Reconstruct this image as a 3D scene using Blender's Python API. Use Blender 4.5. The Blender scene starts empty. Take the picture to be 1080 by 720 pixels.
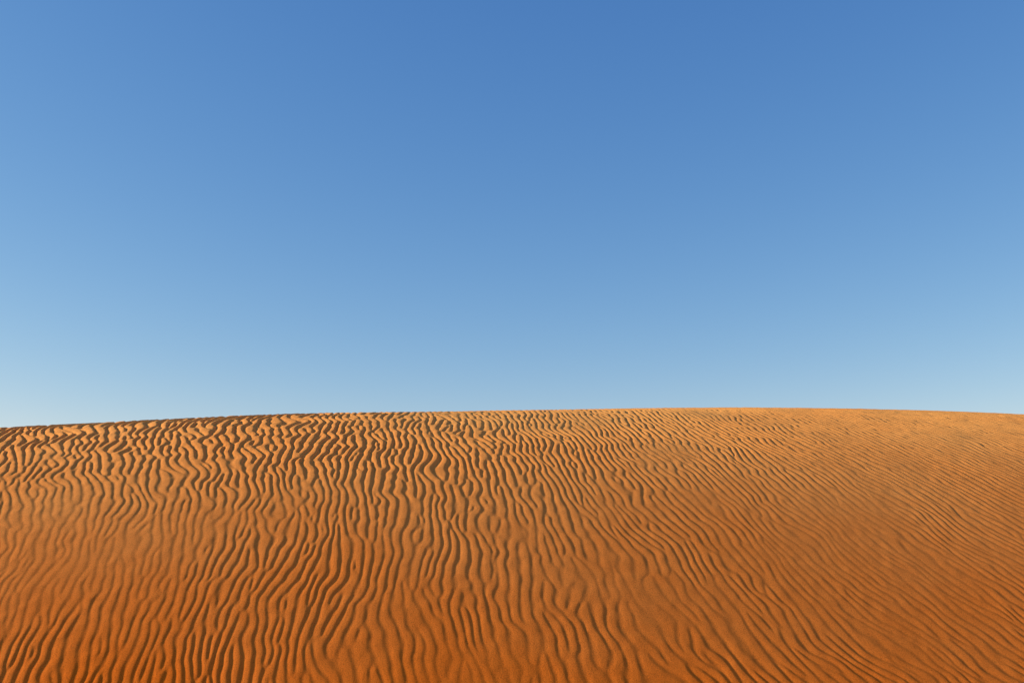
import bpy, math, numpy as np
rng=np.random.default_rng(7)
scene=bpy.context.scene

# ---------- helpers: periodic smooth noise ----------
def sm(a,b,x):
    t=np.clip((x-a)/(b-a),0,1); return t*t*(3-2*t)
def sample(F,u,v):
    n=F.shape[0]
    fu=np.floor(u).astype(np.int64); fv=np.floor(v).astype(np.int64)
    a=u-fu; b=v-fv
    a=a*a*(3-2*a)*0.5+a*0.5; b=b*b*(3-2*b)*0.5+b*0.5
    i0=fu%n; i1=(fu+1)%n; j0=fv%n; j1=(fv+1)%n
    return (F[j0,i0]*(1-a)*(1-b)+F[j0,i1]*a*(1-b)+F[j1,i0]*(1-a)*b+F[j1,i1]*a*b)
def smooth_noise(n,sig,seed,):
    r=np.random.default_rng(seed)
    k=np.fft.fftfreq(n); KX,KY=np.meshgrid(k,k)
    F=np.fft.ifft2(np.fft.fft2(r.standard_normal((n,n)))*np.exp(-2*(math.pi*sig)**2*(KX**2+KY**2))).real
    return F/F.std()
N1=smooth_noise(512,3,11); N2=smooth_noise(512,3,12); N3=smooth_noise(512,3,13)

# complex amplitude field of the ripple train (its zeros are the Y junctions)
n=1024; PPW=5.0
k=np.fft.fftfreq(n)*PPW
KX,KY=np.meshgrid(k,k)
filt=np.exp(-(KX/0.36)**2/2-(KY/0.42)**2/2)
A=rng.standard_normal((n,n))+1j*rng.standard_normal((n,n))
for it in range(4):
    A=np.fft.ifft2(np.fft.fft2(A)*filt); A/=np.abs(A).mean()
    A=A/np.sqrt(0.15+np.abs(A)**2)

# ---------- sheet coordinates ----------
def axis(lo,hi,step,far):
    c=list(np.arange(lo,hi,step))
    out=[]; s=step; p=lo
    while p>-far: s*=1.17; p-=s; out.append(p)
    out=out[::-1]
    outr=[]; s=step; p=c[-1]
    while p<far: s*=1.17; p+=s; outr.append(p)
    return np.array(out+c+outr)
xs=axis(-10.0,10.5,0.0088,2500)
ys=axis(6.0,18.8,0.0112,2500)
X,Y=np.meshgrid(xs,ys)

# ---------- dune body ----------
def crest_y(X): 
    return 15.0+1.6*np.tanh((X-1)/7)
def body(X,Y):
    yc=crest_y(X)
    d=np.linspace(-400,400,160001)           # y-yc
    s=0.60*sm(-10.5,-6.5,d)-0.28*sm(-6.0,-1.2,d)-0.25*sm(-1.2,0.8,d)-0.25*sm(0.3,5.0,d)+0.18*sm(9,22,d)
    z=np.cumsum(s)*(d[1]-d[0]); z-=np.interp(0,d,z)
    Z=np.interp(Y-yc,d,z)
    dx=X-2.6
    Z=Z+1.61+0.11*(yc-15)-0.49*(np.sqrt(1+(dx/8.0)**2)-1)*sm(-5,9,Y)
    Z+=0.03*sample(N3,X/0.7+40,Y/0.7+9)*sm(2,8,Y)
    R=np.hypot(X,Y-10)
    f=sm(40,220,R)
    plain=-3.0+2.2*sample(N1,X/30,Y/30)*sm(80,300,R)*(1-sm(1200,2200,R))
    return np.maximum(Z,-8)*(1-f)+plain*f
Z=body(X,Y)

# ---------- wind ripples ----------
L0=0.094
leftc=sm(1.5,-5,X)*sm(10.5,14,Y)
L=(L0+0.0056*np.clip(Y-9.5,-4,9))*(1+0.12*leftc)
wx=0.040*sample(N1,X/0.16,Y/0.16)+0.026*sample(N2,X/0.06+90,Y/0.06)+0.008*sample(N3,X/0.02,Y/0.02+50)
wx+=0.28*sample(N2,X/1.1+33,Y/1.1)
wx+=leftc*0.045*sample(N3,X/0.08,Y/0.08+50)
sp=0.5*np.log1p(np.exp((Y-12.3)/0.5))
shear=1.0*sm(-2,9,X)+0.12*sm(-2,-9,X)
u=(X+0.8+wx+shear*(Y-11)+0.12*(Y-11)-0.50*sm(-1,-8,X)*sp)/L
v=Y/L0*0.72
Am=sample(A,(u+300)*PPW,v*PPW)
ph=2*np.pi*u+np.angle(Am)
am=np.clip(np.abs(Am),0,1.1)
# rounded trough, sharper crest, lee flank a little steeper
prof=np.sin(ph-0.32*np.sin(ph))+0.18*np.cos(2*ph)
patch=1.0+0.25*sample(N3,X/0.30+7,Y/0.30)+0.15*sample(N1,X/0.07+7,Y/0.07)
amp=0.0054*(0.85+1.0*sm(9.8,14.5,Y))*(1+0.50*leftc)*(1-0.48*sm(0.5,8,X))*np.clip(patch,0.35,1.7)
fade=sm(-16,-10.1,X)*(1-sm(10.5,16,X))*sm(3.8,6.2,Y)*(1-sm(18.7,23,Y))
Z+=amp*am*prof*fade
Z+=0.0010*sample(N1,X/0.010,Y/0.013)*fade

ny,nx=X.shape
co=np.stack([X,Y,Z],-1).reshape(-1,3).astype(np.float32)
idx=np.arange(nx*ny).reshape(ny,nx)
q=np.stack([idx[:-1,:-1],idx[:-1,1:],idx[1:,1:],idx[1:,:-1]],-1).reshape(-1,4).astype(np.int32)
me=bpy.data.meshes.new("sand_dune")
me.vertices.add(len(co)); me.vertices.foreach_set("co",co.ravel())
me.loops.add(q.size); me.loops.foreach_set("vertex_index",q.ravel())
me.polygons.add(len(q)); me.polygons.foreach_set("loop_start",np.arange(0,q.size,4,dtype=np.int32))
me.update(calc_edges=True)
me.polygons.foreach_set("use_smooth",np.ones(len(q),dtype=bool))
dune=bpy.data.objects.new("sand_dune",me); scene.collection.objects.link(dune)

# ---------- sand material ----------
m=bpy.data.materials.new("orange_sand"); m.use_nodes=True
nt=m.node_tree; nd=nt.nodes; lk=nt.links
b=nd["Principled BSDF"]; b.inputs["Roughness"].default_value=0.95
b.inputs["Specular IOR Level"].default_value=0.03
tc=nd.new("ShaderNodeTexCoord")
def noise(scale,detail=4,rough=0.6):
    t=nd.new("ShaderNodeTexNoise"); t.inputs["Scale"].default_value=scale
    t.inputs["Detail"].default_value=detail; t.inputs["Roughness"].default_value=rough
    lk.new(tc.outputs["Object"],t.inputs["Vector"]); return t
big=noise(0.35,4); mid=noise(5,5); fine=noise(110,3,0.7)
def ramp(src,c0,c1,p0=0.3,p1=0.7):
    r=nd.new("ShaderNodeValToRGB"); r.color_ramp.elements[0].color=(*c0,1); r.color_ramp.elements[1].color=(*c1,1)
    r.color_ramp.elements[0].position=p0; r.color_ramp.elements[1].position=p1
    lk.new(src,r.inputs["Fac"]); return r
def mul(a,bb):
    x=nd.new("ShaderNodeMix"); x.data_type='RGBA'; x.blend_type='MULTIPLY'; x.inputs["Factor"].default_value=1
    lk.new(a,x.inputs["A"]); lk.new(bb,x.inputs["B"]); return x.outputs["Result"]
# sand colour carries painted shade low, light toward the crest, broken up by noise
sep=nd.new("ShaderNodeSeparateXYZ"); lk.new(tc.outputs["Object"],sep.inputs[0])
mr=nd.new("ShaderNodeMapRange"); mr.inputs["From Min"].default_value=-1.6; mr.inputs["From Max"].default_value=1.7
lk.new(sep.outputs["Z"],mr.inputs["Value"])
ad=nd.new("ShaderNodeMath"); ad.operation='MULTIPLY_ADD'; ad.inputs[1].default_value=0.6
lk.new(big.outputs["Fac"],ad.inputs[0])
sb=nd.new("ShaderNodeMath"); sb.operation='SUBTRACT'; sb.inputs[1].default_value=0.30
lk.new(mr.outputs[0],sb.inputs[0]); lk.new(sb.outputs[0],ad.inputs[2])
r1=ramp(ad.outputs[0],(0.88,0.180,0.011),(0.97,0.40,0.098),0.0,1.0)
r2=ramp(mid.outputs["Fac"],(0.92,0.89,0.86),(1,1,1))
r3=ramp(fine.outputs["Fac"],(0.66,0.59,0.52),(1.0,1.0,1.0),0.35,0.52)
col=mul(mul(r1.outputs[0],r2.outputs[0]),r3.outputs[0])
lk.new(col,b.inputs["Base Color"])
bm=nd.new("ShaderNodeBump"); bm.inputs["Strength"].default_value=0.8; bm.inputs["Distance"].default_value=0.006
lk.new(noise(80,4,0.7).outputs["Fac"],bm.inputs["Height"]); lk.new(bm.outputs[0],b.inputs["Normal"])
me.materials.append(m)

# ---------- light ----------
az=math.radians(-86)
el=math.radians(19)
d=np.array([math.sin(az)*math.cos(el),math.cos(az)*math.cos(el),math.sin(el)])
from mathutils import Vector
sl=bpy.data.lights.new("sun","SUN"); sl.energy=5.0; sl.angle=math.radians(0.5); sl.color=(1,0.94,0.76)
so=bpy.data.objects.new("sun",sl); so.rotation_euler=Vector(d).to_track_quat('Z','Y').to_euler(); scene.collection.objects.link(so)
w=bpy.data.worlds.new("World"); scene.world=w; w.use_nodes=True
wn=w.node_tree; bg=wn.nodes["Background"]; sk=wn.nodes.new("ShaderNodeTexSky")
sk.sky_type='NISHITA'; sk.sun_disc=False; sk.sun_elevation=el; sk.sun_rotation=math.radians(-92)
sk.air_density=1.0; sk.dust_density=0.2; sk.ozone_density=2.2; sk.altitude=200
# film response of the sky: per-channel gamma and gain
sc=wn.nodes.new("ShaderNodeSeparateColor"); cc=wn.nodes.new("ShaderNodeCombineColor")
wn.links.new(sk.outputs[0],sc.inputs[0])
for i,(p,g) in enumerate([(1.28,0.93),(0.92,1.45),(0.54,2.98)]):
    a=wn.nodes.new("ShaderNodeMath"); a.operation='POWER'; a.inputs[1].default_value=p
    c=wn.nodes.new("ShaderNodeMath"); c.operation='MULTIPLY'; c.inputs[1].default_value=g
    wn.links.new(sc.outputs[i],a.inputs[0]); wn.links.new(a.outputs[0],c.inputs[0]); wn.links.new(c.outputs[0],cc.inputs[i])
wn.links.new(cc.outputs[0],bg.inputs["Color"]); bg.inputs["Strength"].default_value=0.10

# ---------- camera ----------
cd=bpy.data.cameras.new("camera"); cd.lens=35; cd.sensor_width=36; cd.clip_end=6000; cd.clip_start=0.05
cam=bpy.data.objects.new("camera",cd); cam.location=(0,0,0); cam.rotation_euler=(math.radians(100),0,0)
scene.collection.objects.link(cam); scene.camera=cam
scene.view_settings.view_transform='Standard'; scene.view_settings.look='None'; scene.view_settings.exposure=0
